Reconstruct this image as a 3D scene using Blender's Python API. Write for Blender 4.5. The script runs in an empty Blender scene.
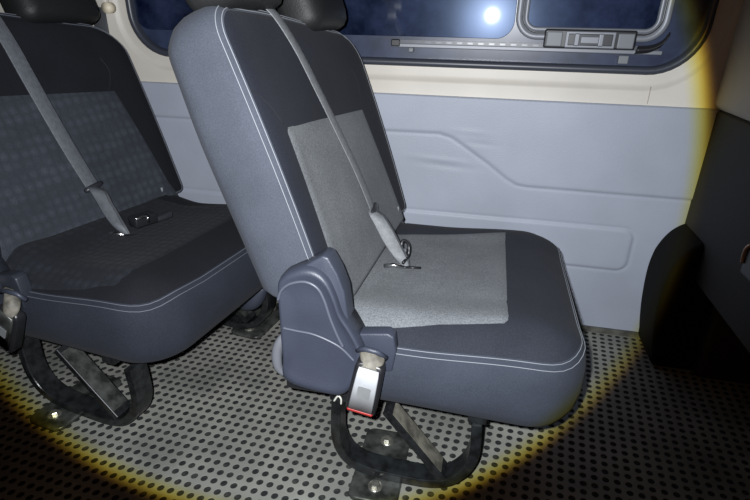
import bpy, bmesh, math, random
from mathutils import Vector, Matrix, noise
random.seed(4)
S = bpy.context.scene
COL = S.collection
PI = math.pi

# ------------------------------------------------------------------ camera
CR = Vector((.97687, .21306, .01830)).normalized()          # camera right
CD = Vector((.10394, -.39826, -.91136))
CD = (CD - CR * CR.dot(CD)).normalized()                    # camera down
CF = CD.cross(CR)
if CF.y < 0: CF = -CF
EYE = Vector((0, 0, 1.0))
FPX = 515.0

PLACE = None                    # (rotation, offset) of the seat being built, None = world
def ray(px, py):
    d = CR * (px - 375) + CD * (py - 250) + CF * FPX
    return PLACE[0].transposed() @ d if PLACE else d
def eye(): return PLACE[0].transposed() @ (EYE - PLACE[1]) if PLACE else EYE
def at(px, py, X=None, Y=None, Z=None):
    """survey helper: the point of the photograph on a known world plane"""
    d = ray(px, py)
    e = eye()
    t = ((X - e.x) / d.x) if X is not None else ((Y - e.y) / d.y if Y is not None else (Z - e.z) / d.z)
    return e + d * t

cam = bpy.data.cameras.new('camera'); cam.sensor_width = 36; cam.lens = 36 * FPX / 750
cam.clip_start = .01
co = bpy.data.objects.new('camera', cam); COL.objects.link(co)
M = Matrix((CR, -CD, -CF)).transposed().to_4x4(); M.translation = EYE
co.matrix_world = M
S.camera = co

# ------------------------------------------------------------------ materials
def new_mat(name):
    m = bpy.data.materials.new(name); m.use_nodes = True
    nt = m.node_tree
    return m, nt, nt.nodes['Principled BSDF']

def plain(name, col, rough=.5, metal=0, spec=.5, var=0, vscale=30, bump=0, bscale=300, coat=0, col2=None, sheen=0):
    m, nt, b = new_mat(name)
    b.inputs['Base Color'].default_value = (*col, 1)
    b.inputs['Roughness'].default_value = rough
    b.inputs['Metallic'].default_value = metal
    b.inputs['Specular IOR Level'].default_value = spec
    b.inputs['Coat Weight'].default_value = coat
    b.inputs['Coat Roughness'].default_value = .08
    if sheen:
        b.inputs['Sheen Weight'].default_value = sheen
        b.inputs['Sheen Roughness'].default_value = .5
    tc = nt.nodes.new('ShaderNodeTexCoord')
    if var:
        n = nt.nodes.new('ShaderNodeTexNoise'); n.inputs['Scale'].default_value = vscale
        n.inputs['Detail'].default_value = 4
        nt.links.new(tc.outputs['Object'], n.inputs['Vector'])
        r = nt.nodes.new('ShaderNodeValToRGB')
        c2 = col2 or tuple(c * (1 + var) for c in col)
        c1 = col if col2 else tuple(c * (1 - var) for c in col)
        r.color_ramp.elements[0].position = .35; r.color_ramp.elements[1].position = .65
        r.color_ramp.elements[0].color = (*c1, 1); r.color_ramp.elements[1].color = (*c2, 1)
        nt.links.new(n.outputs['Fac'], r.inputs['Fac'])
        nt.links.new(r.outputs['Color'], b.inputs['Base Color'])
    if bump:
        n2 = nt.nodes.new('ShaderNodeTexNoise'); n2.inputs['Scale'].default_value = bscale
        n2.inputs['Detail'].default_value = 2
        nt.links.new(tc.outputs['Object'], n2.inputs['Vector'])
        bp = nt.nodes.new('ShaderNodeBump'); bp.inputs['Strength'].default_value = bump
        bp.inputs['Distance'].default_value = .002
        nt.links.new(n2.outputs['Fac'], bp.inputs['Height'])
        nt.links.new(bp.outputs['Normal'], b.inputs['Normal'])
    return m

def fabric(name, col, var=.22, scale=420, bump=.5, pattern=None, sheen=.02):
    """woven cloth: fine heather plus a slow wear variation; pattern adds an embossed cell motif"""
    m, nt, b = new_mat(name)
    N, Lk = nt.nodes.new, nt.links.new
    b.inputs['Roughness'].default_value = .9
    b.inputs['Specular IOR Level'].default_value = .2
    b.inputs['Sheen Weight'].default_value = sheen
    b.inputs['Sheen Roughness'].default_value = .45
    tc = N('ShaderNodeTexCoord')
    f = N('ShaderNodeTexNoise'); f.inputs['Scale'].default_value = scale; f.inputs['Detail'].default_value = 3
    w = N('ShaderNodeTexNoise'); w.inputs['Scale'].default_value = 9; w.inputs['Detail'].default_value = 4
    for n in (f, w): Lk(tc.outputs['Object'], n.inputs['Vector'])
    mr = N('ShaderNodeMapRange'); mr.inputs['From Min'].default_value = .3; mr.inputs['From Max'].default_value = .7
    mr.inputs['To Min'].default_value = 1 - var; mr.inputs['To Max'].default_value = 1 + var
    Lk(f.outputs['Fac'], mr.inputs['Value'])
    mw = N('ShaderNodeMapRange'); mw.inputs['From Min'].default_value = .3; mw.inputs['From Max'].default_value = .7
    mw.inputs['To Min'].default_value = .88; mw.inputs['To Max'].default_value = 1.12
    Lk(w.outputs['Fac'], mw.inputs['Value'])
    mu = N('ShaderNodeMath'); mu.operation = 'MULTIPLY'
    Lk(mr.outputs['Result'], mu.inputs[0]); Lk(mw.outputs['Result'], mu.inputs[1])
    val = mu.outputs[0]
    height = f.outputs['Fac']
    if pattern:
        vo = N('ShaderNodeTexVoronoi'); vo.feature = 'F1'; vo.inputs['Scale'].default_value = pattern
        vo.inputs['Randomness'].default_value = .25
        Lk(tc.outputs['Object'], vo.inputs['Vector'])
        mp = N('ShaderNodeMapRange'); mp.inputs['From Min'].default_value = .15; mp.inputs['From Max'].default_value = .55
        mp.inputs['To Min'].default_value = 1.14; mp.inputs['To Max'].default_value = .80
        Lk(vo.outputs['Distance'], mp.inputs['Value'])
        m2 = N('ShaderNodeMath'); m2.operation = 'MULTIPLY'
        Lk(val, m2.inputs[0]); Lk(mp.outputs['Result'], m2.inputs[1]); val = m2.outputs[0]
    sc = N('ShaderNodeVectorMath'); sc.operation = 'SCALE'; sc.inputs[0].default_value = col
    Lk(val, sc.inputs['Scale']); Lk(sc.outputs['Vector'], b.inputs['Base Color'])
    bp = N('ShaderNodeBump'); bp.inputs['Strength'].default_value = bump; bp.inputs['Distance'].default_value = .0012
    Lk(height, bp.inputs['Height'])
    if pattern:
        b2 = N('ShaderNodeBump'); b2.inputs['Strength'].default_value = .8; b2.inputs['Distance'].default_value = .003; b2.invert = True
        Lk(vo.outputs['Distance'], b2.inputs['Height']); Lk(bp.outputs['Normal'], b2.inputs['Normal'])
        Lk(b2.outputs['Normal'], b.inputs['Normal'])
    else:
        Lk(bp.outputs['Normal'], b.inputs['Normal'])
    return m

def floor_mat():
    m, nt, b = new_mat('perforated_floor')
    N, Lk = nt.nodes.new, nt.links.new
    tc = N('ShaderNodeTexCoord'); sp = N('ShaderNodeSeparateXYZ'); Lk(tc.outputs['Object'], sp.inputs[0])
    # lattice measured on the floor: a along the van, c across it
    ax, ay, bx, by = .0258, -.0012, -.0030, -.0256
    det = ax * by - bx * ay
    def lin(kx, ky, k0):
        a = N('ShaderNodeMath'); a.operation = 'MULTIPLY'; a.inputs[1].default_value = kx; Lk(sp.outputs['X'], a.inputs[0])
        c = N('ShaderNodeMath'); c.operation = 'MULTIPLY_ADD'; c.inputs[1].default_value = ky
        Lk(sp.outputs['Y'], c.inputs[0]); Lk(a.outputs[0], c.inputs[2])
        d = N('ShaderNodeMath'); d.operation = 'ADD'; d.inputs[1].default_value = k0; Lk(c.outputs[0], d.inputs[0])
        f = N('ShaderNodeMath'); f.operation = 'FRACT'; Lk(d.outputs[0], f.inputs[0])
        g = N('ShaderNodeMath'); g.operation = 'SUBTRACT'; g.inputs[1].default_value = .5; Lk(f.outputs[0], g.inputs[0])
        return g.outputs[0]
    o = at(277.1, 425.6, Z=0)
    u0 = (o.x * by - o.y * bx) / det; v0 = (-o.x * ay + o.y * ax) / det
    u = lin(by / det, -bx / det, .5 - u0 + 50); v = lin(-ay / det, ax / det, .5 - v0 + 50)
    cb = N('ShaderNodeCombineXYZ'); Lk(u, cb.inputs[0]); Lk(v, cb.inputs[1])
    ln = N('ShaderNodeVectorMath'); ln.operation = 'LENGTH'; Lk(cb.outputs[0], ln.inputs[0])
    hole = N('ShaderNodeMapRange'); hole.inputs['From Min'].default_value = .27; hole.inputs['From Max'].default_value = .33
    Lk(ln.outputs['Value'], hole.inputs['Value'])                       # 0 in the hole, 1 on the sheet
    n = N('ShaderNodeTexNoise'); n.inputs['Scale'].default_value = 5; n.inputs['Detail'].default_value = 7
    Lk(tc.outputs['Object'], n.inputs['Vector'])
    r = N('ShaderNodeValToRGB'); r.color_ramp.elements[0].position = .3; r.color_ramp.elements[1].position = .72
    r.color_ramp.elements[0].color = (.125, .127, .115, 1); r.color_ramp.elements[1].color = (.27, .267, .238, 1)
    Lk(n.outputs['Fac'], r.inputs['Fac'])
    n3 = N('ShaderNodeTexNoise'); n3.inputs['Scale'].default_value = 55; n3.inputs['Detail'].default_value = 3
    Lk(tc.outputs['Object'], n3.inputs['Vector'])
    r3 = N('ShaderNodeValToRGB'); r3.color_ramp.elements[0].position = .45; r3.color_ramp.elements[1].position = .75
    r3.color_ramp.elements[0].color = (.006, .006, .007, 1); r3.color_ramp.elements[1].color = (.035, .034, .03, 1)
    Lk(n3.outputs['Fac'], r3.inputs['Fac'])                              # grit lying in some of the holes
    mx = N('ShaderNodeMix'); mx.data_type = 'RGBA'
    Lk(hole.outputs['Result'], mx.inputs['Factor']); Lk(r3.outputs['Color'], mx.inputs['A']); Lk(r.outputs['Color'], mx.inputs['B'])
    Lk(mx.outputs['Result'], b.inputs['Base Color'])
    rr = N('ShaderNodeMapRange'); rr.inputs['To Min'].default_value = .9; rr.inputs['To Max'].default_value = .48
    Lk(hole.outputs['Result'], rr.inputs['Value']); Lk(rr.outputs['Result'], b.inputs['Roughness'])
    bp = N('ShaderNodeBump'); bp.inputs['Strength'].default_value = .7; bp.inputs['Distance'].default_value = .003
    Lk(hole.outputs['Result'], bp.inputs['Height']); Lk(bp.outputs['Normal'], b.inputs['Normal'])
    return m

def glass_mat():
    """dark privacy glass with a dusty film, night behind it"""
    m, nt, b = new_mat('dusty_tinted_glass')
    N, Lk = nt.nodes.new, nt.links.new
    tc = N('ShaderNodeTexCoord')
    n = N('ShaderNodeTexNoise'); n.inputs['Scale'].default_value = 7; n.inputs['Detail'].default_value = 8
    n.inputs['Roughness'].default_value = .65
    Lk(tc.outputs['Object'], n.inputs['Vector'])
    r = N('ShaderNodeValToRGB'); r.color_ramp.elements[0].position = .38; r.color_ramp.elements[1].position = .8
    r.color_ramp.elements[0].color = (.003, .006, .020, 1); r.color_ramp.elements[1].color = (.04, .055, .12, 1)
    Lk(n.outputs['Fac'], r.inputs['Fac']); Lk(r.outputs['Color'], b.inputs['Base Color'])
    b.inputs['Roughness'].default_value = .25
    b.inputs['Specular IOR Level'].default_value = .22
    b.inputs['Specular Tint'].default_value = (.5, .66, 1, 1)
    b.inputs['Coat Weight'].default_value = .5; b.inputs['Coat Roughness'].default_value = .04
    tr = N('ShaderNodeBsdfTransparent'); tr.inputs['Color'].default_value = (.25, .27, .33, 1)
    mx = N('ShaderNodeMixShader'); mx.inputs['Fac'].default_value = .25
    Lk(b.outputs['BSDF'], mx.inputs[1]); Lk(tr.outputs['BSDF'], mx.inputs[2])
    Lk(mx.outputs['Shader'], nt.nodes['Material Output'].inputs['Surface'])
    return m

MT = dict(
    side=fabric('blue_grey_side_cloth', (.046, .052, .067), var=.15),
    cside=fabric('slate_side_cloth', (.031, .036, .049), var=.15),
    bolster=fabric('charcoal_cloth', (.0115, .0135, .0205)),
    insert=fabric('light_grey_cloth', (.122, .130, .140), var=.3, scale=330),
    cush_bolster=fabric('slate_cloth', (.0195, .022, .030)),
    rside=fabric('dim_side_cloth', (.017, .020, .029)),  # rear side cloth, with the weaker light there put into its colour
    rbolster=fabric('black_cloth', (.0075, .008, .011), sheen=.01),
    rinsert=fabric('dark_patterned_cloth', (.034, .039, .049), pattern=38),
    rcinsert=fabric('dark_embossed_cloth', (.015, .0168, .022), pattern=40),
    head=plain('dark_vinyl', (.009, .0095, .0095), .55, bump=.3, spec=.3, bscale=250),
    stitch=plain('pale_thread', (.19, .20, .225), .7),
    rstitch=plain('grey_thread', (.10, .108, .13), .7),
    seam=plain('dark_seam', (.008, .009, .012), .8),
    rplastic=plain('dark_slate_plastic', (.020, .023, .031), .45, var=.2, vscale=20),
    plastic=plain('slate_plastic', (.031, .036, .053), .46, var=.06, vscale=14, bump=.25, bscale=500),
    plastic_edge=plain('pale_plastic_edge', (.066, .073, .096), .42),  # hinge cover ridges, a lighter slate than the cover
    black=plain('black_painted_steel', (.010, .011, .012), .32, spec=.5, var=.5, vscale=40),
    steel=plain('dusty_steel', (.09, .088, .075), .5, var=.4, vscale=28, metal=.2),
    dust=plain('dust_on_steel', (.10, .094, .076), .7, var=.5, vscale=38),
    plate=plain('dark_worn_steel', (.055, .058, .053), .40, metal=.45, var=.6, vscale=32),
    bolt=plain('zinc_bolt', (.34, .33, .29), .32, metal=.8, var=.3, vscale=90),
    chrome=plain('bright_metal', (.62, .62, .62), .22, metal=1),
    webbing=plain('grey_webbing', (.14, .148, .158), .6, bump=.5, bscale=350, var=.12, vscale=90),
    rwebbing=plain('grey_webbing_dim', (.085, .092, .105), .6, bump=.5, bscale=350, var=.12, vscale=90),  # rear belt: dimmer light put into a darker webbing grey
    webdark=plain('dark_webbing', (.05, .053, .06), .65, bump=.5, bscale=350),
    tongue=plain('black_tongue_plastic', (.022, .023, .028), .35),
    silver=plain('silver_buckle_plastic', (.40, .41, .43), .38, var=.05, vscale=60),
    red=plain('red_button', (.30, .02, .018), .5),
    tag=plain('grey_label', (.16, .165, .17), .5, var=.06, vscale=60),
    sleeve=plain('dusty_sleeve', (.125, .115, .095), .7, var=.4, vscale=50),
    panel=plain('blue_grey_wall_vinyl', (.295, .318, .378), .5, var=.05, vscale=5, bump=.35, bscale=260, spec=.35),
    cream=plain('cream_trim', (.49, .46, .415), .5, var=.04, vscale=6, spec=.4),
    rubber=plain('window_rubber', (.035, .039, .052), .4),
    band=plain('dark_ceramic_band', (.024, .033, .066), .33, var=.25, vscale=18, spec=.6),
    alu=plain('grey_aluminium', (.16, .168, .19), .45, metal=.2),
    pad=plain('grey_latch_pad', (.13, .138, .155), .5),
    blackp=plain('black_plastic', (.012, .012, .014), .35),
    glass=glass_mat(),
    floor=floor_mat(),
    dark=plain('dark_trim_plastic', (.020, .0185, .017), .7, bump=.3, bscale=200),
    arch=plain('charcoal_wheel_arch_vinyl', (.0055, .005, .0045), .85, spec=.15),
)

# ------------------------------------------------------------------ mesh helpers
def link(name, bm, mats, parent=None, origin=None, smooth=True, recalc=True):
    me = bpy.data.meshes.new(name)
    if recalc: bmesh.ops.recalc_face_normals(bm, faces=bm.faces)
    if origin is not None: bmesh.ops.translate(bm, verts=bm.verts, vec=-Vector(origin))
    if smooth:
        for f in bm.faces: f.smooth = True
    bm.to_mesh(me); bm.free()
    for m in (mats if isinstance(mats, (list, tuple)) else [mats]): me.materials.append(m)
    o = bpy.data.objects.new(name, me); COL.objects.link(o)
    if parent is not None: o.parent = parent
    return o

def autosmooth(o, w=.002, seg=2, ang=35):
    if w:
        b = o.modifiers.new('bevel', 'BEVEL'); b.width = w; b.segments = seg
        b.limit_method = 'ANGLE'; b.angle_limit = math.radians(ang); b.harden_normals = False
    return o

def rrect(hx, hy, R, d=0, nc=7, ns=10):
    """rounded rectangle, R = radii of corners (+x+y, -x+y, -x-y, +x-y), inset by d"""
    if not isinstance(R, (tuple, list)): R = (R,) * 4
    hx -= d; hy -= d
    cs = [(1, 1, 0), (-1, 1, 90), (-1, -1, 180), (1, -1, 270)]
    arcs = []
    for (sx, sy, a0), r in zip(cs, R):
        r = max(r - d, .003); r = min(r, hx, hy)
        cx, cy = sx * (hx - r), sy * (hy - r)
        arcs.append([(cx + r * math.cos(math.radians(a0 + 90 * i / nc)), cy + r * math.sin(math.radians(a0 + 90 * i / nc))) for i in range(nc + 1)])
    pts = []
    for k in range(4):
        pts += arcs[k]
        a, b = arcs[k][-1], arcs[(k + 1) % 4][0]
        pts += [(a[0] + (b[0] - a[0]) * i / ns, a[1] + (b[1] - a[1]) * i / ns) for i in range(1, ns)]
    return pts

def stack(rings, mat_of=None, cap0=True, cap1=True, closed=True):
    bm = bmesh.new()
    V = [[bm.verts.new(p) for p in r] for r in rings]
    n = len(V[0])
    for k in range(len(V) - 1):
        for i in range(n if closed else n - 1):
            j = (i + 1) % n
            try:
                f = bm.faces.new((V[k][i], V[k][j], V[k + 1][j], V[k + 1][i]))
                if mat_of: f.material_index = mat_of(k)
            except ValueError: pass
    if cap0:
        f = bm.faces.new(list(reversed(V[0])))
        if mat_of: f.material_index = mat_of(0)
    if cap1:
        f = bm.faces.new(V[-1])
        if mat_of: f.material_index = mat_of(len(V) - 2)
    return bm

def box_bm(x0, x1, y0, y1, z0, z1, bm=None):
    bm = bm or bmesh.new()
    v = [bm.verts.new((x, y, z)) for x in (x0, x1) for y in (y0, y1) for z in (z0, z1)]
    for q in ((0, 1, 3, 2), (4, 6, 7, 5), (0, 4, 5, 1), (2, 3, 7, 6), (0, 2, 6, 4), (1, 5, 7, 3)):
        bm.faces.new([v[i] for i in q])
    return bm

def crom(pts, n=8, closed=False):
    """Catmull-Rom resampling"""
    P = [Vector(p) for p in pts]; out = []; N = len(P)
    rng = range(N) if closed else range(N - 1)
    for i in rng:
        if closed: a, b, c, d = P[i - 1], P[i], P[(i + 1) % N], P[(i + 2) % N]
        else: a, b, c, d = P[max(i - 1, 0)], P[i], P[i + 1], P[min(i + 2, N - 1)]
        for k in range(n):
            t = k / n
            out.append(.5 * ((2 * b) + (c - a) * t + (2 * a - 5 * b + 4 * c - d) * t * t + (3 * b - a - 3 * c + d) * t ** 3))
    if not closed: out.append(P[-1].copy())
    return out

def tube_bm(pts, r, n=8, closed=False, bm=None):
    bm = bm or bmesh.new(); P = [Vector(p) for p in pts]; rings = []
    up = None
    for i, p in enumerate(P):
        a = P[i - 1] if (i or closed) else P[i]; b = P[(i + 1) % len(P)] if (i < len(P) - 1 or closed) else P[i]
        t = (b - a).normalized()
        if up is None: up = t.orthogonal().normalized()
        up = (up - t * up.dot(t)).normalized(); s = t.cross(up)
        rr = r[i] if isinstance(r, list) else r
        rings.append([bm.verts.new(p + (up * math.cos(2 * PI * k / n) + s * math.sin(2 * PI * k / n)) * rr) for k in range(n)])
    m = len(rings)
    for i in range(m if closed else m - 1):
        A, B = rings[i], rings[(i + 1) % m]
        for k in range(n): bm.faces.new((A[k], A[(k + 1) % n], B[(k + 1) % n], B[k]))
    if not closed: bm.faces.new(list(reversed(rings[0]))); bm.faces.new(rings[-1])
    return bm

def ribbon_bm(pts, wv, th, nrm=None, bm=None):
    """flat strap: pts centre line, wv half-width vectors, th thickness"""
    bm = bm or bmesh.new(); P = [Vector(p) for p in pts]; rings = []
    for i, p in enumerate(P):
        t = (P[min(i + 1, len(P) - 1)] - P[max(i - 1, 0)]).normalized()
        w = Vector(wv[i]); n = t.cross(w).normalized() * th / 2
        e = w * .86
        rings.append([bm.verts.new(q) for q in (p - w, p - e + n, p - w * .2 + n * 2.2, p + w * .2 + n * 2.2, p + e + n, p + w, p + e - n, p - e - n)])
    for A, B in zip(rings, rings[1:]):
        for k in range(8): bm.faces.new((A[k], A[(k + 1) % 8], B[(k + 1) % 8], B[k]))
    bm.faces.new(list(reversed(rings[0]))); bm.faces.new(rings[-1])
    return bm

def prism_bm(poly, axis_pts, y0, y1):
    """polygon given as (x,z) extruded between y0 and y1"""
    bm = bmesh.new()
    a = [bm.verts.new((p[0], y0, p[1])) for p in poly]; b = [bm.verts.new((p[0], y1, p[1])) for p in poly]
    n = len(poly)
    bm.faces.new(a); bm.faces.new(list(reversed(b)))
    for i in range(n): bm.faces.new((a[i], a[(i + 1) % n], b[(i + 1) % n], b[i]))
    return bm

def smooth(a, b, x):
    t = max(0, min(1, (x - a) / (b - a))); return t * t * (3 - 2 * t)

def thing(name, label, cat, loc, rz=0, group=None):
    o = bpy.data.objects.new(name, None); o.empty_display_size = .05; COL.objects.link(o)
    o.location = loc; o.rotation_euler = (0, 0, rz); o['label'] = label; o['category'] = cat
    if group: o['group'] = group
    return o
def structure(o, label=None):
    o['kind'] = 'structure'
    if label: o['label'] = label
    return o

# ------------------------------------------------------------------ bench seat
ROOT = Vector((-.08, 1.18, 0))
YC, HY = 1.18, .345                       # lateral centre and half width
TILT = math.radians(19.5)
B0 = Vector((-.235, 0, .44))
UP = Vector((-math.sin(TILT), 0, math.cos(TILT)))
BK = Vector((-math.cos(TILT), 0, -math.sin(TILT)))
BH = .628                                 # backrest height along its slope

CTILT = 0                                 # the rear cushion sags a little towards its back
TH = -math.radians(8.5)                   # the rear bench is turned a little on the floor
RT = Vector((-1.015, .015, 0))
YAW0, YAW1 = -.004, .066       # the backrest stands a little askew on its hinges
def crown(y): return -.078 * smooth(.88, 1.6, y)
def back_pt(y, v, w):
    """backrest space (lateral, height, depth behind the front face) to world"""
    w0 = w
    v += crown(y) * smooth(.3, BH, v)
    if w > .04: v -= ((w - .04) / .1) ** 2 * .014 * smooth(BH - .14, BH, v)
    v -= CTILT / .062 * .022 * (1 - smooth(0, .25, v))
    if v < .2: v += max(w, 0) / .14 * .105 * (1 - max(v, 0) / .2)
    front = 1 - smooth(.0, .10, w0)
    edge = smooth(.20, .30, abs(y - YC))
    w -= front * (.006 * edge + .008 * math.sin(PI * max(0, min(1, v / BH))) - .004)
    w += YAW0 - YAW1 * (y - YC) - .014 * smooth(.38, BH, v) * max(w0, 0) / .14
    return B0 + UP * v + BK * w + Vector((0, y, 0))

def back_plane(px, py):
    """where a pixel's ray meets the flat front of the backrest: (y, v)"""
    d = ray(px, py); n = UP.cross(Vector((0, 1, 0)) - BK * YAW1)
    o = B0 + BK * (YAW0 + YAW1 * YC - .004)
    e = eye(); t = n.dot(o - e) / n.dot(d); p = e + d * t
    v = (p - B0).dot(UP)
    return p.y, v - crown(p.y) * smooth(.3, BH, v)

CX, HX = -.012, .262
Z0, Z1 = .246, .437
def cush_pt(x, y, z):
    """gentle shaping of the cushion: dished middle, nose rolling over at the front"""
    t = smooth(Z0 + .06, Z1, z)
    z += t * (.006 * smooth(.15, .24, abs(y - YC)) - .032 * smooth(.24, .345, abs(y - YC)) - .005)
    z += t * (.010 * smooth(-.10, .12, x) - .030 * smooth(.13, .27, x))
    z += CTILT * (x - .22) + CTILT / .062 * .016 + CTILT / .062 * t * .030 * smooth(-.10, -.26, x) * (1 - smooth(.26, .345, abs(y - YC)))
    z += (1 - t) * (-.010 * smooth(-.2, .2, x))
    return Vector((x, y, z))

def build_seat(style):
    global CTILT
    rear = style == 'rear'
    CTILT = .062 if rear else 0
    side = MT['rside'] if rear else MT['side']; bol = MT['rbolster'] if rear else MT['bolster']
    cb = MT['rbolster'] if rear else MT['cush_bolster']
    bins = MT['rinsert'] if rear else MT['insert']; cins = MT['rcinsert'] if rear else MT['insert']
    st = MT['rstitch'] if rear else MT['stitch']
    if rear:
        root = thing('bench_seat', 'dark bench seat with black bolsters and a dark patterned middle, at the left', 'seat', (0, 0, 0), group='two-place bench seats')
    else:
        root = thing('bench_seat', 'charcoal bench seat with plain light grey middle panels and white stitching', 'seat', (0, 0, 0), group='two-place bench seats')
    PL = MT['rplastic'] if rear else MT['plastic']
    # ---- cushion
    prof = [(.24, Z0), (.12, Z0), (.06, Z0), (.034, Z0 + .004), (.014, Z0 + .018), (.003, Z0 + .045), (-.002, Z0 + .08),
            (-.001, Z1 - .06), (.004, Z1 - .035), (.011, Z1 - .018), (.019, Z1 - .009), (.030, Z1 - .003), (.046, Z1), (.07, Z1 + .001),
            (.10, Z1), (.13, Z1), (.16, Z1), (.19, Z1), (.22, Z1), (.245, Z1)]
    RC = (.12, .05, .05, .12)
    def cring(d, z): return [cush_pt(CX + x, YC + y, z) for x, y in rrect(HX, HY, RC, d, 8, 14)]
    rings = [cring(d, z) for d, z in prof]
    cushion = link('cushion', stack(rings, lambda k: 0 if k < 10 else 1), [side if rear else MT['cside'], cb], root, ROOT)
    # stitched double seam running round the top edge
    for nm, (d, z) in (('stitching', (.0095, Z1 - .0195)), ('stitching', (.0168, Z1 - .0112))):
        R = [cush_pt(CX + x, YC + y, z + .0008) for x, y in rrect(HX, HY, RC, d - .0012, 8, 14)]
        link(nm, tube_bm(R, .0009, 6, True), st, cushion, ROOT)
    # insert panel on top
    zc = Z1 - .003
    q = [at(351, 325, Z=zc), at(510, 325, Z=zc + .009), at(508, 233, Z=zc + .009), at(402, 235, Z=zc)]
    ya0, yb0, ya1, yb1, x0, x1 = q[0].y, q[1].y, q[3].y, q[2].y, -.272, (q[1].x + q[2].x) / 2
    if rear: ya0 -= .02; yb0 -= .04; ya1 += .03; yb1 += .03; x1 += .03
    bm = bmesh.new(); nx, ny = 26, 34; G = []
    for i in range(nx + 1):
        row = []
        for j in range(ny + 1):
            x = x0 + (x1 - x0) * i / nx; yl = ya0 + (yb0 - ya0) * i / nx; y = yl + (ya1 + (yb1 - ya1) * i / nx - yl) * j / ny
            e = min(i, nx - i, j, ny - j)
            p = cush_pt(x, y, Z1); p.z += .0025 if e else -.002
            row.append(bm.verts.new(p))
        G.append(row)
    for i in range(nx):
        for j in range(ny): bm.faces.new((G[i][j], G[i + 1][j], G[i + 1][j + 1], G[i][j + 1]))
    link('cushion_insert', bm, cins, cushion, ROOT)
    # ---- backrest
    HV = BH / 2
    bprof = [(.30, 0), (.2, 0), (.12, 0), (.08, 0), (.055, 0), (.034, .001), (.020, .005), (.010, .012), (.004, .022), (0, .036), (0, .06), (0, .085),
             (.003, .108), (.012, .127), (.032, .138), (.07, .14), (.2, .14), (.30, .14)]
    RB = (.12, .065, .03, .03)
    def bring(d, w): return [back_pt(YC + x, HV + v, w) for x, v in rrect(HY - .005, HV, RB, d, 8, 14)]
    backrest = link('backrest', stack([bring(d, w) for d, w in bprof], lambda k: 1 if k < 6 else 0), [side, bol], root, ROOT)
    for d, w in ((.0165, .0065), (.0085, .0135)):
        R = [back_pt(YC + x, HV + v, w - .0006) for x, v in rrect(HY - .005, HV, RB, d - .001, 8, 14)]
        n = len(R)
        link('stitching', tube_bm(R, .0009, 6, True), st, backrest, ROOT)
    # insert panel on the front
    q = [back_plane(*p) for p in ((282, 125), (362, 107), (402, 205), (348, 311))]
    yt0, yt1 = q[0][0], q[1][0]; vt0, vt1 = q[0][1], q[1][1]; yb0, yb1 = q[3][0], q[2][0]
    if rear: vt0 += .005; vt1 += .005; yt0 -= .02; yb0 -= .02; yb1 += .02; yt1 += .02
    bm = bmesh.new(); nu, nv = 30, 26; G = []
    for j in range(nv + 1):
        row = []
        for i in range(nu + 1):
            s, t = i / nu, j / nv
            ya = yb0 + (yt0 - yb0) * t; yb = yb1 + (yt1 - yb1) * t
            v = -.02 + (vt0 + (vt1 - vt0) * s + .02) * t
            e = min(i, nu - i, j, nv - j)
            row.append(bm.verts.new(back_pt(ya + (yb - ya) * s, max(v, .002), 0) - BK * (.003 if e else -.002)))
        G.append(row)
    for j in range(nv):
        for i in range(nu): bm.faces.new((G[j][i], G[j][i + 1], G[j + 1][i + 1], G[j + 1][i]))
    link('backrest_insert', bm, bins, backrest, ROOT)
    # seams from the insert's top corners up to the shoulders
    for s in (0, 1):
        ya = (yt0, yt1)[s]; va = (vt0, vt1)[s]; sg = (-1, 1)[s]
        PX = [(282, 124), (268, 106), (256, 95), (249, 90)] if s == 0 else [(361.5, 107), (360, 94), (357, 80), (351, 66)]
        P3 = crom([Vector((*back_plane(*p), 0)) for p in PX], 7)
        link('seam', tube_bm([back_pt(p.x, min(p.y, BH - .03), .0004) for p in P3], .0012, 6), MT['seam'], backrest, ROOT)
    # tiny garment tag at the far lower corner
    t0 = back_plane(399, 209)
    tg = back_pt(t0[0], t0[1], 0)
    link('care_tag', box_bm(tg.x - .002, tg.x + .004, tg.y - .004, tg.y + .004, tg.z - .009, tg.z + .009), MT['stitch'], backrest, ROOT)
    # ---- two headrests with posts
    for yc in (1.0, 1.345):
        hp = [(.07, -.052), (.04, -.056), (.018, -.050), (.005, -.038), (0, -.02), (0, .02), (.005, .034), (.02, .046), (.045, .05), (.07, .05)]
        def hpt(y, v, w):
            w2 = w - .012 * (1 - ((y - yc) / .13) ** 2)
            v2 = v - .02 * smooth(-.09, .12, v) * 0
            return B0 + UP * (BH + .084 + v2 + 1.05 * crown(yc)) + BK * (.032 + w2 + YAW0 - YAW1 * (yc - YC)) + Vector((0, y, 0))
        rg = [[hpt(yc + x, v, w) for x, v in rrect(.13, .095, (.05, .05, .035, .035), d, 6, 8)] for d, w in hp]
        hr = link('headrest', stack(rg), MT['head'], root, ROOT)
        for s in (-1, 1):
            y = yc + s * .075
            HB = BK * (.036 + YAW0 - YAW1 * (yc - YC)) + UP * crown(y)
            link('post', tube_bm([B0 + UP * (BH - .05) + HB + Vector((0, y, 0)), B0 + UP * (BH + .06) + HB + Vector((0, y, 0))], .0055, 12), MT['chrome'], hr, ROOT)
            link('post_guide', tube_bm([B0 + UP * (BH - .03) + HB + Vector((0, y, 0)), B0 + UP * (BH + .006) + HB + Vector((0, y, 0))], .012, 12), MT['blackp'], hr, ROOT)
    # ---- moulded hinge cover on the near side
    yf = .803
    out = [(276, 287), (281, 277), (290, 272), (303, 269), (316, 272), (327, 282), (335, 299), (341, 316), (350, 330), (358, 344), (362, 356), (358, 376), (345, 396), (325, 396), (285, 383), (281, 358), (278, 320)]
    O = crom([at(x, y, Y=yf) for x, y in out], 4, True)
    ctr = sum(O, Vector()) / len(O)
    def cov(k, y): return [Vector((ctr.x + (p.x - ctr.x) * k, y, ctr.z + (p.z - ctr.z) * k)) for p in O]
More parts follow.
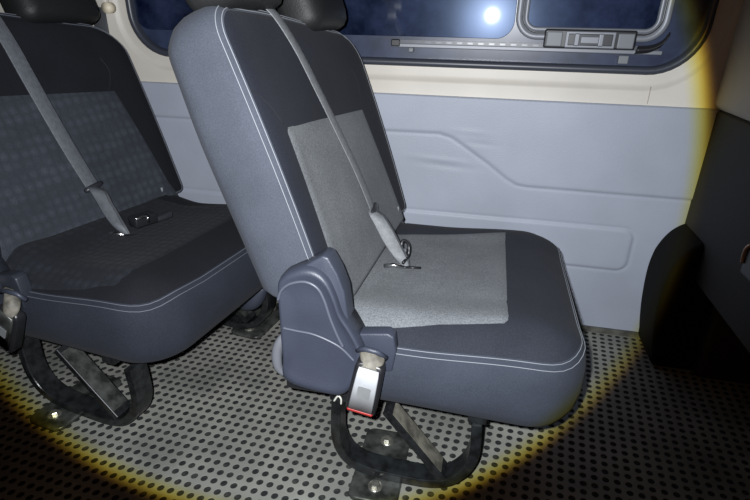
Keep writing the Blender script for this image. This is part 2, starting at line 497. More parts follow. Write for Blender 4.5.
    rg = [cov(1, .865), cov(1.0, .82), cov(.985, yf + .006), cov(.95, yf), cov(.88, yf - .001), cov(.84, yf + .002), cov(.5, yf + .004), cov(.1, yf + .004)]
    hc = link('hinge_cover', stack(rg), PL, root, ROOT)
    for ln, r in ([(278, 300), (281, 291), (290, 284), (305, 282), (317, 288), (324, 300), (330, 318), (337, 335), (343, 347)], .0030), ([(283, 328), (297, 331), (312, 334), (327, 340), (341, 348), (354, 361)], .0026):
        C = crom([at(x, y, Y=yf - .0002) for x, y in ln], 6)
        link('moulded_edge', tube_bm(C, r, 8), MT['plastic_edge'] if not rear else PL, hc, ROOT)
    # triangular upper shield that rises along the back bolster
    tri = [(286, 278), (300, 268), (322, 256), (328, 258), (337, 274), (344, 292), (348, 318), (350, 330), (330, 300), (315, 280)]
    T = [at(x, y, Y=.818) for x, y in tri]
    sh = link('hinge_shield', prism_bm([(p.x, p.z) for p in T], None, .818, .865), PL, root, ROOT)
    autosmooth(sh, .004, 3)
    # flat trim block at the back end of the cushion side
    blk = [(352, 334), (388, 334), (394, 338), (396, 352), (392, 372), (364, 372), (354, 345)]
    T = [at(x, y, Y=.829) for x, y in blk]
    tb = link('side_trim', prism_bm([(p.x, p.z) for p in T], None, .829, .86), PL, root, ROOT)
    autosmooth(tb, .004, 3)
    # ---- legs: a looped flat steel strap each side, a diagonal brace, a bolted foot plate
    def leg(yn, ox=0, px=0):
        wd = .052
        Yr = .868
        L = [at(336, 383, Y=Yr), at(335, 405, Y=Yr), at(336, 425, Y=Yr), at(344, 442, Y=Yr), at(358, 453, Y=Yr), at(378, 460, Y=Yr), at(405, 466, Y=Yr), at(430, 470, Y=Yr), at(450, 468, Y=Yr), at(466, 458, Y=Yr), at(475, 444, Y=Yr), at(478, 428, Y=Yr), at(479, 408, Y=Yr)]
        zmin = min(p.z for p in L)
        kx = 1.2 if rear else 1
        path = crom([Vector((L[0].x + (p.x - L[0].x) * kx + ox, 0, p.z - zmin + .021)) for p in L], 5)
        def strap(path, th):
            bm = bmesh.new(); R = []
            for i, p in enumerate(path):
                t = (path[min(i + 1, len(path) - 1)] - path[max(i - 1, 0)]).normalized()
                n = Vector((-t.z, 0, t.x)) * th / 2
                R.append([bm.verts.new(q) for q in (p + n + Vector((0, yn, 0)), p - n + Vector((0, yn, 0)), p - n + Vector((0, yn + wd, 0)), p + n + Vector((0, yn + wd, 0)))])
            for A, B in zip(R, R[1:]):
                for k in range(4): bm.faces.new((A[k], A[(k + 1) % 4], B[(k + 1) % 4], B[k]))
            bm.faces.new(R[0][::-1]); bm.faces.new(R[-1])
            return bm
        lf = link('leg_frame', strap(path, .023), MT['black'], root, ROOT, smooth=False)
        autosmooth(lf, .003, 2)
        a = at(386, 396, Y=Yr); b = at(443, 465, Y=Yr)
        sh = Vector((ox, 0, -zmin + .021))
        d = [Vector((L[0].x + (p.x - L[0].x) * kx, 0, p.z)) + sh for p in (a, b)]
        br = link('brace', strap(d, .018), MT['black'], lf, ROOT, smooth=False); autosmooth(br, .002, 2)
        nrm = Vector((-(d[1] - d[0]).normalized().z, 0, (d[1] - d[0]).normalized().x))
        if nrm.z < 0: nrm = -nrm
        dd = [p + nrm * .0094 for p in (d[0] + (d[1] - d[0]) * .06, d[0] + (d[1] - d[0]) * .92)]
        bm = bmesh.new(); q = []
        for p in dd:
            q.append((p + Vector((0, yn + .004, 0)), p + Vector((0, yn + wd - .004, 0))))
        vs = [bm.verts.new(x) for x in (q[0][0], q[0][1], q[1][1], q[1][0])] + [bm.verts.new(x + nrm * .0012) for x in (q[0][0], q[0][1], q[1][1], q[1][0])]
        for f in ((0, 1, 2, 3), (7, 6, 5, 4), (0, 4, 5, 1), (1, 5, 6, 2), (2, 6, 7, 3), (3, 7, 4, 0)): bm.faces.new([vs[i] for i in f])
        link('dust_layer', bm, MT['plate'] if rear else MT['dust'], lf, ROOT, smooth=False)
        # foot plate
        dy = yn - .868
        A = at(345, 497, Z=.006); B = at(404, 503, Z=.006); C = at(402, 443, Z=.006)
        cx = -.165 + .012; 
        P = [(cx - .062, .775), (cx + .058, .775), (cx + .058, 1.0), (cx - .062, 1.0)]
        b1 = at(374, 486, Z=.012); b2 = at(388, 441, Z=.012); cx = (b1.x + b2.x) / 2 + px
        hx_, hy_ = .058, (b2.y - b1.y) / 2 + .040; py = (b1.y + b2.y) / 2 + dy + (.04 if px else 0)
        dy += .04 if px else 0
        rg = [[Vector((cx + x, py + y, z)) for x, y in rrect(hx_, hy_, .022, dd_, 5, 3)] for dd_, z in ((.0, 0.0005), (0, .008), (.002, .0105), (.006, .0115), (.03, .0115))]
        fp = link('foot_plate', stack(rg), MT['plate'], root, ROOT)
        for by in (b1.y + dy, b2.y + dy):
            bm = stack([[Vector((cx + r * math.cos(2 * PI * k / 20), by + r * math.sin(2 * PI * k / 20), z)) for k in range(20)] for r, z in ((.017, .0115), (.017, .0135), (.016, .0145), (.0121, .0146))])
            bm2 = stack([[Vector((cx + r * math.cos(2 * PI * k / 6), by + r * math.sin(2 * PI * k / 6), z)) for k in range(6)] for r, z in ((.0115, .0140), (.0115, .0205), (.0098, .0225))])
            me = bpy.data.meshes.new('t'); bm2.to_mesh(me); bm2.free(); bm.from_mesh(me); bpy.data.meshes.remove(me)
            bo = link('bolt', bm, MT['bolt'], fp, ROOT, smooth=False)
    leg(.868); 
    leg(1.385, .05 if rear else 0, .245 if rear else 0)
    if rear:
        global PLACE
        PLACE = (Matrix.Rotation(TH, 3, 'Z'), RT)
        C = [at(240, 304, Y=1.36), at(246, 303, Y=1.36), at(252, 299, Y=1.36), at(258, 293, Y=1.36), at(263, 286, Y=1.36)]
        link('slide_handle', tube_bm(crom(C, 5), [.008 + .026 * math.sin(PI * (i + 1) / 23) for i in range(21)], 12), MT['plastic'], root, ROOT)
        PLACE = None
    # steel cross tubes under the cushion that carry it on the two legs
    for x in (-.26, .045):
        bm = box_bm(x - .02, x + .02, .872, 1.433, Z0 - .028, Z0 + .012)
        o = link('cross_member', bm, MT['black'], root, ROOT, smooth=False); autosmooth(o, .004, 2)
    if not rear:
        C = crom([at(290, 330, Y=.875), at(281, 340, Y=.872), at(277, 352, Y=.872), at(278, 366, Y=.872), at(284, 374, Y=.875)], 5)
        link('recline_lever', tube_bm(C, [.006 + .006 * math.sin(PI * i / (len(C) - 1)) for i in range(len(C))], 10), MT['alu'], root, ROOT)
        C = crom([at(334, 401, Y=.862), at(338, 396, Y=.860), at(341, 399, Y=.860), at(341, 404, Y=.862)], 5)
        link('cable_clip', tube_bm(C, .0022, 8), plain('pale_clip', (.5, .5, .45), .5), root, ROOT)
    # recliner post joining the cushion to the backrest under the hinge cover
    for y in (.845, 1.46):
        bm = box_bm(-.37, -.22, y, y + .03, Z0 + .01, .425)
        o = link('recliner_bracket', bm, MT['blackp'], root, ROOT, smooth=False); autosmooth(o, .006, 2)
    return root

# ------------------------------------------------------------------ seat belt lying on a backrest
def build_belt(style):
    rear = style == 'rear'
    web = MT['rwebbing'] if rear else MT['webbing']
    if rear: root = thing('seat_belt', 'grey seat belt hanging across the dark patterned backrest, black tongue halfway down', 'seat belt', (0, 0, 0), group='belts on the bench seats')
    else: root = thing('seat_belt', 'grey seat belt hanging between two headrests down the light grey backrest panel', 'seat belt', (0, 0, 0), group='belts on the bench seats')
    pts = []; wv = []
    SR = PLACE[0].transposed() @ CR if PLACE else CR; SF = PLACE[0].transposed() @ CF if PLACE else CF
    line = ((-6, 17), (7, 40), (26, 75), (50, 118), (74, 158), (91, 183)) if rear else ((280, 15), (295, 46), (318, 94), (340, 140), (357, 175), (371, 206))
    ty, tv = back_plane(*line[0])
    vt = BH + crown(ty)
    for v, w in ((vt - .12, .165), (vt - .03, .148), (vt + .012, .11), (vt + .014, .05), (vt - .001, .012)):
        pts.append(B0 + UP * v + BK * (w + YAW0 - YAW1 * (ty - YC)) + Vector((0, ty, 0))); wv.append(Vector((0, .024, 0)))
    for px, py in line[1:]:
        y, v = back_plane(px, py)
        pts.append(back_pt(y, v, 0) - BK * .006); wv.append((UP * -.004 + Vector((0, .0235, 0))))
    P = crom(pts, 6); W = crom(wv, 6)
    link('webbing', ribbon_bm(P, W, .0022), web, root, ROOT)
    end = pts[-1]
    # tongue: black moulded bar the webbing runs through, with a steel blade
    tw = Vector((0, .031, 0)) + UP * .004
    bm = tube_bm([end - tw, end - tw * .6 - BK * .003, end - BK * .004, end + tw * .6 - BK * .003, end + tw], [.006, .0085, .009, .0085, .006], 10)
    tg = link('tongue', bm, MT['tongue'], root, ROOT)
    s = end - UP * .012 - BK * .007 + Vector((0, .012, 0))
    link('blade', ribbon_bm([s, s - UP * .018, s - UP * .036], [Vector((0, .011, 0))] * 3, .003), MT['chrome'], tg, ROOT)
    # lap section falling to the anchor on the cushion
    zt = Z1 - (.010 if rear else 0)
    foot = at(126, 234, Z=zt + .006) if rear else at(406, 266, Z=zt + .006)
    lap = ((97, 191), (103, 202), (110, 214), (118, 226)) if rear else ((376, 215), (383, 227), (391, 242), (400, 257))
    c = [end] + [end.lerp(foot, k) + (at(px, py, Y=end.lerp(foot, k).y - .012) - end.lerp(foot, k)) for (px, py), k in zip(lap, (.18, .38, .6, .85))] + [foot]
    hw = [SR * .013 + SF * .014, SR * .017 + SF * .008, SR * .019, SR * .019, SR * .015, SR * .008]
    P = crom(c, 8); W = crom(hw, 8)
    link('lap_web_and_shade', ribbon_bm(P, W, .003), web, root, ROOT)
    # dark strip behind it, added as the shade beside the lap webbing
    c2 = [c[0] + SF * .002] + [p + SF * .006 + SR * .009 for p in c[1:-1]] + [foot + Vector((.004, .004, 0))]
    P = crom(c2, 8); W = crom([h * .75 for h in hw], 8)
    link('lap_web_and_shade', ribbon_bm(P, W, .003), MT['webdark'], root, ROOT)
    dx, dy = (-279, -32) if rear else (0, 0)
    a = at(384 + dx, 266 + dy, Z=zt + .004); b = at(421 + dx, 268 + dy, Z=zt + .004); m = at(404 + dx, 267 + dy, Z=zt + .004)
    an = link('anchor', ribbon_bm([a, a.lerp(m, .5) + Vector((0, 0, .004)), m], [Vector((0, .0055, 0))] * 3, .005), MT['chrome'], root, ROOT)
    link('anchor_slot', ribbon_bm([m, b], [Vector((0, .0045, 0))] * 2, .003), MT['blackp'], root, ROOT)
    return root

front = build_seat('front')
rear = build_seat('rear')
fbelt = build_belt('front')
def rear_place(p):
    return Matrix.Rotation(TH, 3, 'Z') @ Vector(p) + RT
PLACE = (Matrix.Rotation(TH, 3, 'Z'), RT)
rbelt = build_belt('rear')
PLACE = None
for o in (front, fbelt): o.location = ROOT
for o in (rear, rbelt):
    o.location = rear_place(ROOT); o.rotation_euler = (0, 0, TH)

# ------------------------------------------------------------------ buckle hanging at the front seat's near side
def near_buckle(tp, bp, label, face_mat, sleeve, button):
    Y = .782
    top = at(*tp, Y=Y); bot = at(*bp, Y=Y)
    r = thing('seat_belt_buckle', label, 'buckle', (top.x, Y, bot.z))
    org = Vector((top.x, Y, bot.z))
    ax = (bot - top).normalized(); sd = Vector((ax.z, 0, -ax.x)); sd = -sd if sd.x < 0 else sd
    Ln = (bot - top).length; nv = Vector((0, -1, 0))
    def sec(t, hw, hd, off=0, R=.006): return [top + ax * t + sd * x + nv * (d + off) for x, d in rrect(hw, hd, R, 0, 4, 2)]
    case = link('case', stack([sec(-.006, .018, .008, -.008), sec(-.002, .026, .013, -.008), sec(.01, .0285, .0145, -.009), sec(Ln * .6, .0305, .0155, -.009), sec(Ln - .004, .031, .0155, -.009), sec(Ln - .001, .0295, .0145, -.009)]), MT['blackp'], r, org)
    face = link('face_plate', stack([sec(.004, .0195, .004, .006, .003), sec(.02, .0215, .004, .006, .003), sec(Ln - .008, .0255, .004, .006, .003)]), face_mat, r, org)
    link('release_button', stack([sec(Ln - .008, .0255, .0042, .006, .003), sec(Ln - .004, .0265, .005, .005, .003), sec(Ln + .001, .026, .004, .003, .003)]), button, r, org)
    link('rating_label', stack([[top + ax * (Ln * .52) + sd * (x * 1.0) + ax * y + nv * z for x, y in rrect(.013, .014, .0015, 0, 2, 2)] for z in (.0095, .0108)]), MT['tag'], r, org, smooth=False)
    # dusty sleeve over the stalk, coming out of the side trim
    a, b, c = [at(px, py, Y=y) for (px, py), y in zip(sleeve, (.81, .792, .780))]; sx, sy = sleeve[0]
    link('stalk_sleeve', ribbon_bm(crom([a, b, c], 5), crom([sd * .027, sd * .024, sd * .017], 5), .010), MT['sleeve'], r, org)
    link('collar', tube_bm([at(sx - 15, sy - 2, Y=.806), at(sx - 6, sy - 3, Y=.797), at(sx + 5, sy, Y=.796), at(sx + 14, sy + 6, Y=.806)], .0055, 8), MT['plastic'], r, org)
    return r, org
near_buckle((370, 366), (360, 411), 'silver seat belt buckle with red button, hanging upside down beside the hinge cover', MT['silver'], ((372, 352), (372, 360), (369, 369)), MT['red'])
PLACE = (Matrix.Rotation(TH, 3, 'Z'), RT)
r_, o_ = near_buckle((9, 312), (3, 345), 'dark seat belt buckle in a dusty sleeve at the left edge of the photo', MT['plate'], ((12, 294), (12, 302), (9, 314)), MT['blackp'])
PLACE = None
r_.location = rear_place(o_); r_.rotation_euler = (0, 0, TH)

# second buckle of the front seat, dark, rising out of the crease behind the belt
def crease_buckle():
    p = at(403, 264, Z=Z1 + .002); t = at(401, 246, Z=Z1 + .055)
    r = thing('seat_belt_buckle', 'small black buckle loop standing in the crease of the light grey seat', 'buckle', p)
    L = [at(403, 263, Y=1.12), at(408, 256, Y=1.15), at(409, 247, Y=1.16), at(406, 241, Y=1.17), at(402, 242, Y=1.17), at(402, 252, Y=1.16)]
    link('loop', tube_bm(crom(L, 6), .0042, 8), MT['blackp'], r, p)
    s = at(403, 251, Y=1.16)
    link('clip', box_bm(s.x - .008, s.x + .008, s.y - .006, s.y + .006, s.z - .008, s.z + .006), MT['alu'], r, p)
crease_buckle()

# rear seat's middle buckle: black case with a bright L-shaped slot edge
def rear_buckle():
    p = at(140, 226, Z=Z1 + .010)
    r = thing('seat_belt_buckle', 'black buckle with bright metal slot lying on the dark patterned cushion', 'buckle', p)
    d1 = (at(149, 215, Z=Z1 + .03) - at(125, 226, Z=Z1 + .02)).normalized(); d1.z = 0; d1.normalize()
    d2 = Vector((-d1.y, d1.x, 0)); up = Vector((0, 0, 1))
    def B(u0, u1, v0, v1, z0, z1):
        bm = box_bm(u0, u1, v0, v1, z0, z1)
        for v in bm.verts: v.co = d1 * v.co.x + d2 * v.co.y + up * v.co.z
        return bm
    o = link('case', B(-.022, .048, -.02, .02, .002, .032), MT['blackp'], r); autosmooth(o, .005, 3)
    o = link('slot_edge', B(-.020, .020, -.0225, -.014, .026, .0335), MT['chrome'], r); autosmooth(o, .001, 1)
    link('slot_edge', B(.012, .020, -.0225, -.014, .010, .0335), MT['chrome'], r)
    o = link('stalk', B(.044, .10, -.014, .014, .0, .014), MT['tongue'], r); autosmooth(o, .003, 2)
rear_buckle()

# ------------------------------------------------------------------ the van body
WY = 1.694                                 # wall plane
ZS = .779                                  # top of the grey lower panel
bm = bmesh.new()
nx, ny = 24, 14
fl = link('floor', box_bm(-2.7, 1.6, -.25, WY + .02, -.02, 0), MT['floor'], None, smooth=False)
structure(fl, 'grey perforated floor covering with rows of round dark holes')

# window opening as a rounded rectangle
WX0, WX1, WZ0, WZ1 = -1.228, .572, .868, 1.46
wcx, wcz, whx, whz = (WX0 + WX1) / 2, (WZ0 + WZ1) / 2, (WX1 - WX0) / 2, (WZ1 - WZ0) / 2
WR = .135
def wring(d, y, R=WR): return [Vector((wcx + x, y, wcz + z)) for x, z in rrect(whx, whz, R, d, 10, 24)]
# cream wall with a moulded surround, cut for the window
def outer_ring(y, x0, x1, z0, z1):
    base = rrect(whx + .06, whz + .06, WR + .06, 0, 10, 24); out = []
    for x, z in base:
        k = min((x1 - wcx if x > 0 else wcx - x0) / max(abs(x), 1e-6), (z1 - wcz if z > 0 else wcz - z0) / max(abs(z), 1e-6))
        out.append(Vector((wcx + x * k, y, wcz + z * k)))
    return out
wall = stack([outer_ring(WY, -2.7, 1.6, .70, 1.75), wring(-.052, WY), wring(-.046, WY + .003), wring(-.040, WY + .010), wring(-.030, WY + .013), wring(-.010, WY + .014), wring(.004, WY + .014), wring(.010, WY + .03)], cap0=False, cap1=False)
w = link('wall_right', wall, MT['cream'], None, recalc=True)
autosm = None
structure(w, 'cream side wall trim around the long window')
# fine joint in the cream trim
j = link('trim_1', box_bm(.4535, .4555, WY - .0012, WY + .002, ZS + .004, .832), plain('dark_joint', (.30, .26, .22), .8), None, smooth=False)
structure(j)

# lower grey panel with pressed creases
pA = [at(360, 129, Y=WY), at(400, 131, Y=WY), at(440, 133, Y=WY), at(452, 137, Y=WY), at(462, 144, Y=WY), at(488, 163, Y=WY), at(506, 178, Y=WY), at(516, 184, Y=WY), at(526, 186, Y=WY), at(690, 199.5, Y=WY)]
pA = [(p.x, p.z) for p in pA]
slopeA = 0
rb = [at(300, 205, Y=WY), at(410, 209.5, Y=WY), at(500, 217.5, Y=WY), at(625, 227, Y=WY)]
rtop = (rb[1].z + rb[2].z + rb[3].z) / 3
rx1 = at(631, 245, Y=WY).x; rbot = at(600, 267.5, Y=WY).z
def lineA(x):
    if x <= pA[0][0]: return pA[0][1]
    for (a, za), (b, zb) in zip(pA, pA[1:]):
        if a <= x <= b: return za + (zb - za) * (x - a) / (b - a)
    return pA[-1][1]
def sdA(x, z):
    """signed vertical-ish distance to crease A measured across its slope"""
    best = 9
    pts = [(-2.7, pA[0][1])] + pA + [(2.0, pA[-1][1])]
    for (a, za), (b, zb) in zip(pts, pts[1:]):
        vx, vz = b - a, zb - za; t = max(0, min(1, ((x - a) * vx + (z - za) * vz) / (vx * vx + vz * vz)))
        best = min(best, math.hypot(x - a - vx * t, z - za - vz * t))
    return best if z > lineA(x) else -best
def sdR(x, z):
    cx, cz, hx, hz, R = (rx1 - 1.75), (rtop + rbot) / 2, 1.75, (rtop - rbot) / 2, .035
    qx, qz = abs(x - cx) - hx + R, abs(z - cz) - hz + R
    return math.hypot(max(qx, 0), max(qz, 0)) + min(max(qx, qz), 0) - R
def dents(x, z):
    h = 0
    for (px, py, sx, sz, a) in ((445, 165, .075, .010, -.0035), (440, 159, .09, .009, .003), (480, 143, .05, .008, -.0022), (470, 131, .06, .008, .0018)):
        p = at(px, py, Y=WY); h += .6 * a * math.exp(-((x - p.x) / sx) ** 2 - ((z - p.z + (x - p.x) * .05) / sz) ** 2)
    return h
bm = bmesh.new(); G = []
xs = [-2.7 + .05 * i for i in range(20)]; x = -1.7
while x < .70: xs.append(x); x += .0055
xs += [.72, .9, 1.2, 1.6]
zs = [0.0, .05, .10, .14]; z = .17
while z < ZS - .004: zs.append(z); z += .0045
zs += [ZS - .003, ZS]
for z in zs:
    row = []
    for x in xs:
        h = .009 + .0045 * smooth(-.005, .005, sdA(x, z)) + .0042 * smooth(.004, -.004, 0) * 0
        h += .0045 * smooth(.0045, -.0045, sdR(x, z)) - .0036 * math.exp(-(sdR(x, z) / .005) ** 2) - .0036 * math.exp(-(sdA(x, z) / .005) ** 2)
        h += dents(x, z) + .0016 * noise.noise(Vector((x * 3.1, z * 3.7, 2))) 
        if z >= ZS - .0001: h = .0
        row.append(bm.verts.new((x, WY - h, z)))
    G.append(row)
for j_ in range(len(zs) - 1):
    for i in range(len(xs) - 1): bm.faces.new((G[j_][i], G[j_][i + 1], G[j_ + 1][i + 1], G[j_ + 1][i]))
panel = link('trim_2', bm, MT['panel'], None)
structure(panel, 'blue-grey vinyl lower wall panel with pressed creases')
sk = link('baseboard_right', box_bm(-2.7, .60, WY - .020, WY - .008, 0, .018), MT['steel'], None, smooth=False)
structure(sk, 'thin grey strip where the floor meets the wall')

# window: rubber seal, glass, sliding sash, rail and latch
win = bpy.data.objects.new('window_1', None); COL.objects.link(win); win.location = (wcx, WY, WZ0)
structure(win, 'long dark tinted side window with a sliding right-hand sash')
WO = Vector((wcx, WY, WZ0))
seal = stack([wring(-.006, WY + .014), wring(-.004, WY + .006), wring(.004, WY + .002), wring(.012, WY + .004), wring(.016, WY + .012), wring(.017, WY + .03)], cap0=False, cap1=False)
link('seal', seal, MT['rubber'], win, WO)
GY = WY + .026
# one continuous dark band of sheet behind seal, with two clear panes set in it
PX1 = at(515, 20, Y=GY).x; PZ = at(470, 38, Y=GY).z
SX0 = at(529, 10, Y=GY).x; SX1 = at(662, 5, Y=GY).x; SZ = at(580, 27, Y=GY).z
bm = stack([wring(-.02, GY + .006), wring(.010, GY + .006), wring(.018, GY + .005)], cap0=False, cap1=True)
link('ceramic_band', bm, MT['band'], win, WO)
def pane(name, x0, x1, z0, z1, R, y, mat):
    c, d, hx, hz = (x0 + x1) / 2, (z0 + z1) / 2, (x1 - x0) / 2, (z1 - z0) / 2
    rg = [[Vector((c + x, yy, d + z)) for x, z in rrect(hx, hz, R, dd, 8, 6)] for dd, yy in ((0, y + .004), (0, y + .001), (.0012, y))]
    return link(name, stack(rg), mat, win, WO, smooth=False)
pane('glass_pane', WX0 + .012, PX1, PZ, WZ1 - .02, .05, GY - .001, MT['glass'])
pane('glass_pane', SX0 - .004, SX1 + .004, SZ - .004, WZ1 - .05, .035, GY - .010, MT['glass'])
# sash frame: two stepped aluminium rings with a dark groove between
def sash_ring(x0, x1, z0, z1, R, prof, mat, name, parent):
    c, d, hx, hz = (x0 + x1) / 2, (z0 + z1) / 2, (x1 - x0) / 2, (z1 - z0) / 2
    rg = [[Vector((c + x, y, d + z)) for x, z in rrect(hx, hz, R, dd, 8, 6)] for dd, y in prof]
    return link(name, stack(rg + [rg[0]], cap0=False, cap1=False), mat, parent, WO)
fx0 = at(517, 10, Y=GY - .01).x; fx1 = at(673, 10, Y=GY - .01).x; fz0 = at(590, 41, Y=GY - .01).z; ft = SX0 - fx0
sash = sash_ring(fx0, fx1, fz0, WZ1 - .03, .062, [(0, GY + .003), (0, GY - .012), (.003, GY - .015), (.016, GY - .015), (.018, GY - .011), (.021, GY - .011), (.023, GY - .016), (ft - .002, GY - .018), (ft + .001, GY - .012), (ft + .001, GY + .003)], MT['alu'], 'sliding_sash', win)
sash_ring(fx0 + .017, fx1 - .017, fz0 + .017, WZ1 - .047, .05, [(0, GY - .008), (0, GY - .0122), (.005, GY - .0122), (.005, GY - .008)], MT['blackp'], 'sash_groove', sash)
# lower guide rail
ry = GY - .020
ra = at(392, 46, Y=ry); rc = at(640, 51, Y=ry)
zr = (ra.z + rc.z) / 2
rail = link('guide_rail', box_bm(ra.x, rc.x + .06, ry, GY, zr - .006, zr + .005), MT['alu'], win, WO, smooth=False); autosmooth(rail, .002, 2)
sl = box_bm(ra.x + .004, rc.x + .05, ry + .004, GY, zr + .005, zr + .016)
rs = link('rail_slot', sl, MT['rubber'], win, WO, smooth=False)
bm = bmesh.new()
for k in range(13):
    x = ra.x + .04 + k * .032
    box_bm(x, x + .016, ry + .0028, ry + .006, zr + .0075, zr + .0125, bm)
link('rail_marks', bm, MT['band'], rs, WO, smooth=False)
e = at(393, 43, Y=ry)
o = link('rail_end', box_bm(e.x - .006, e.x + .022, ry - .003, GY, zr - .004, zr + .017), MT['blackp'], win, WO, smooth=False); autosmooth(o, .003, 2)
e = at(411, 48, Y=ry)
o = link('rail_clip', box_bm(e.x - .008, e.x + .008, ry - .002, GY, zr - .02, zr - .006), MT['pad'], win, WO, smooth=False); autosmooth(o, .003, 2)
e = at(625, 58, Y=ry)
o = link('rail_clip', box_bm(e.x - .016, e.x + .012, ry + .004, GY, zr - .034, zr - .010), MT['pad'], win, WO, smooth=False); autosmooth(o, .003, 2)
C = crom([at(636, 50, Y=ry), at(650, 49, Y=ry), at(661, 44, Y=ry), at(668, 36, Y=ry)], 6)
link('rail_stop', ribbon_bm(C, [Vector((.003, 0, .011))] * len(C), .012), MT['blackp'], win, WO)
# latch: black housing, two grey grip pads, bright centre with two pinch tabs
ly = GY - .024
l0 = at(544, 40, Y=ly).x; l1 = at(637, 40, Y=ly).x; lz0 = at(590, 49.5, Y=ly).z; lz1 = at(590, 29.5, Y=ly).z
la = link('latch', box_bm(l0, l1, ly + .002, GY - .006, lz0, lz1), MT['blackp'], win, WO, smooth=False); autosmooth(la, .006, 3)
def lb(u0, u1, v0, v1, d0, d1, mat, name, bev=.003):
    o = link(name, box_bm(l0 + (l1 - l0) * u0, l0 + (l1 - l0) * u1, ly + d0, ly + d1, lz0 + (lz1 - lz0) * v0, lz0 + (lz1 - lz0) * v1), mat, la, WO, smooth=False)
    autosmooth(o, bev, 3); return o
lb(.025, .20, .10, .86, -.002, .004, MT['pad'], 'grip_pad')
lb(.80, .975, .08, .84, -.002, .004, MT['pad'], 'grip_pad')
lb(.235, .775, .06, .90, -.001, .004, MT['alu'], 'catch_frame', .004)
lb(.265, .745, .18, .78, -.0025, .003, MT['tongue'], 'catch_recess', .002)
lb(.40, .60, .28, .66, -.006, .003, MT['alu'], 'catch_bar', .003)
for u in (.33, .59): lb(u, u + .055, .16, .80, -.010, .003, MT['alu'], 'pinch_tab', .003)

# belt webbing on the pillar behind the rear seat, with its cream guide
g = at(103, 9, Y=WY - .02)
bt = thing('seat_belt', 'dark belt webbing hanging on the cream pillar left of the window', 'seat belt', (g.x, WY - .02, .75), group=None)
BO = Vector((g.x, WY - .02, .75))
w0, w1 = at(91, 9, Y=WY - .016), at(105, 9, Y=WY - .016)
hw = Vector(((w1.x - w0.x) / 2, 0, 0)); cxm = (w0.x + w1.x) / 2
link('webbing', ribbon_bm([Vector((cxm, WY - .016, z)) for z in (1.025, .95, .86, .80)], [hw] * 4, .003), MT['webdark'], bt, BO)
o = link('belt_guide', box_bm(w0.x - .03, w1.x + .012, WY - .022, WY + .002, 1.012, 1.13), MT['cream'], bt, BO, smooth=False); autosmooth(o, .01, 3)
link('guide_screw', tube_bm([Vector((w1.x + .014, WY + .001, 1.014)), Vector((w1.x + .014, WY - .03, 1.014))], .017, 16), plain('cream_cap', (.62, .55, .42), .5), bt, BO)

# right end: cream pillar over dark trim, wheel arch, boxed step
o = link('trim_3', box_bm(.632, 1.6, 1.10, WY + .03, .778, 1.75), MT['cream'], None, smooth=False); autosmooth(o, .02, 4)
structure(o, 'cream pillar at the right end of the window')
o = link('trim_4', box_bm(.640, 1.6, 1.10, WY + .03, .31, .778), MT['dark'], None, smooth=False); autosmooth(o, .012, 3)
structure(o, 'dark lower pillar trim at the right edge')
# rounded pillar rib that catches the stray light
C = crom([at(736, 0, X=.634), at(734, 30, X=.634), at(729, 80, X=.634), at(726, 112, X=.634)], 6)
AR = [at(638.5, 331, Y=WY - .012), at(640.5, 303, Y=WY - .012), at(646, 272, Y=WY - .012), at(653, 252, Y=WY - .012), at(661, 240, Y=WY - .012), at(670, 231, Y=WY - .012), at(680, 225, Y=WY - .012), at(692, 221, Y=WY - .012)]
ap = [(p.x, max(p.z, 0)) for p in crom(AR, 5)]
ap[0] = (ap[0][0], 0)
ap += [(1.3, ap[-1][1]), (1.3, 0)]
o = link('trim_5', prism_bm(ap, None, WY - .19, WY), MT['arch'], None, smooth=False); autosmooth(o, .02, 4)
structure(o, 'dark wheel arch cover with a rounded corner at the foot of the wall')
st_top = at(720, 290, Y=1.49).z
o = link('trim_6', box_bm(at(694, 372, Z=0).x - .01, 1.6, 1.475, WY, 0, .31), MT['dark'], None, smooth=False); autosmooth(o, .015, 3)
structure(o, 'dark boxed step below the pillar')
# buckle edge glinting at the right margin of the photograph
p = at(749, 256, Y=1.40); 
if True:
    X = .634; p = at(748, 256, X=.628)
    bk = thing('door_latch', 'small latch with a bright copper-coloured edge on the dark pillar trim', 'latch', p)
    o = link('housing', box_bm(-.004, .016, -.055, .006, -.045, .035), MT['blackp'], bk, smooth=False); autosmooth(o, .004, 2)
    link('bright_edge', tube_bm(crom([(-.006, .004, -.02), (-.007, .006, 0), (-.007, .003, .018), (-.005, -.006, .03)], 5), .004, 8), plain('copper_edge', (.6, .4, .3), .3, metal=.6), bk)

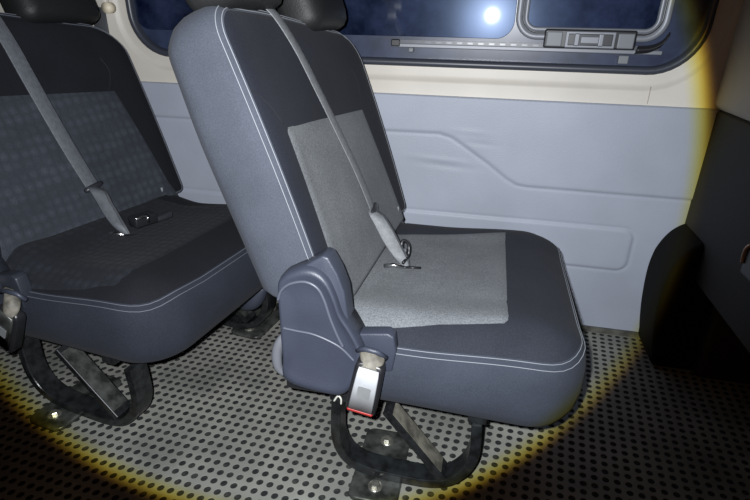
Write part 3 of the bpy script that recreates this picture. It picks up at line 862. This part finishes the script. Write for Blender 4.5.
# ------------------------------------------------------------------ light: a hand torch held beside the lens; its beam has a yellow rim
lt = bpy.data.lights.new('torch', 'SPOT'); lt.spot_size = math.radians(170); lt.spot_blend = .05
lt.shadow_soft_size = .008; lt.energy = 155
lt.use_nodes = True; nt = lt.node_tree; N = nt.nodes.new; Lk = nt.links.new
em = nt.nodes['Emission']
tc = N('ShaderNodeTexCoord'); sp = N('ShaderNodeSeparateXYZ'); Lk(tc.outputs['Normal'], sp.inputs[0])
ab = N('ShaderNodeMath'); ab.operation = 'ABSOLUTE'; Lk(sp.outputs['Z'], ab.inputs[0])
ac = N('ShaderNodeMath'); ac.operation = 'ARCCOSINE'; Lk(ab.outputs[0], ac.inputs[0])
dv = N('ShaderNodeMath'); dv.operation = 'DIVIDE'; dv.inputs[1].default_value = PI / 2; Lk(ac.outputs[0], dv.inputs[0])
rp = N('ShaderNodeValToRGB'); cr = rp.color_ramp
stops = [(0, (1, 1, 1)), (25, (.93, .94, .96)), (36.0, (.80, .82, .84)), (36.8, (.80, .76, .30)), (37.35, (.70, .52, .05)), (37.75, (.24, .11, .010)), (38.15, (.024, .012, .006)), (45, (.019, .011, .006)), (88, (.004, .003, .002))]
for i, (d, c) in enumerate(stops):
    el = cr.elements[i] if i < 2 else cr.elements.new(d / 90)
    el.position = d / 90; el.color = (*c, 1)
# first two default elements were moved above; keep the ramp ordered
Lk(dv.outputs[0], rp.inputs['Fac']); Lk(rp.outputs['Color'], em.inputs['Color']); em.inputs['Strength'].default_value = 1.0
lt.color = (.965, .985, 1)
lo = bpy.data.objects.new('torch', lt); COL.objects.link(lo)
lo.location = (-.037, 0, 1.025)
ax = Vector((-.27333, .92463, -.26525)).normalized()
lo.rotation_euler = ax.to_track_quat('-Z', 'Y').to_euler()

wd = bpy.data.worlds.new('night'); S.world = wd; wd.use_nodes = True
bg = wd.node_tree.nodes['Background']; bg.inputs['Color'].default_value = (.5, .6, 1, 1); bg.inputs['Strength'].default_value = .0014

S.view_settings.view_transform = 'Standard'; S.view_settings.look = 'None'
S.view_settings.exposure = 0; S.view_settings.gamma = 1; S.view_settings.use_curve_mapping = False
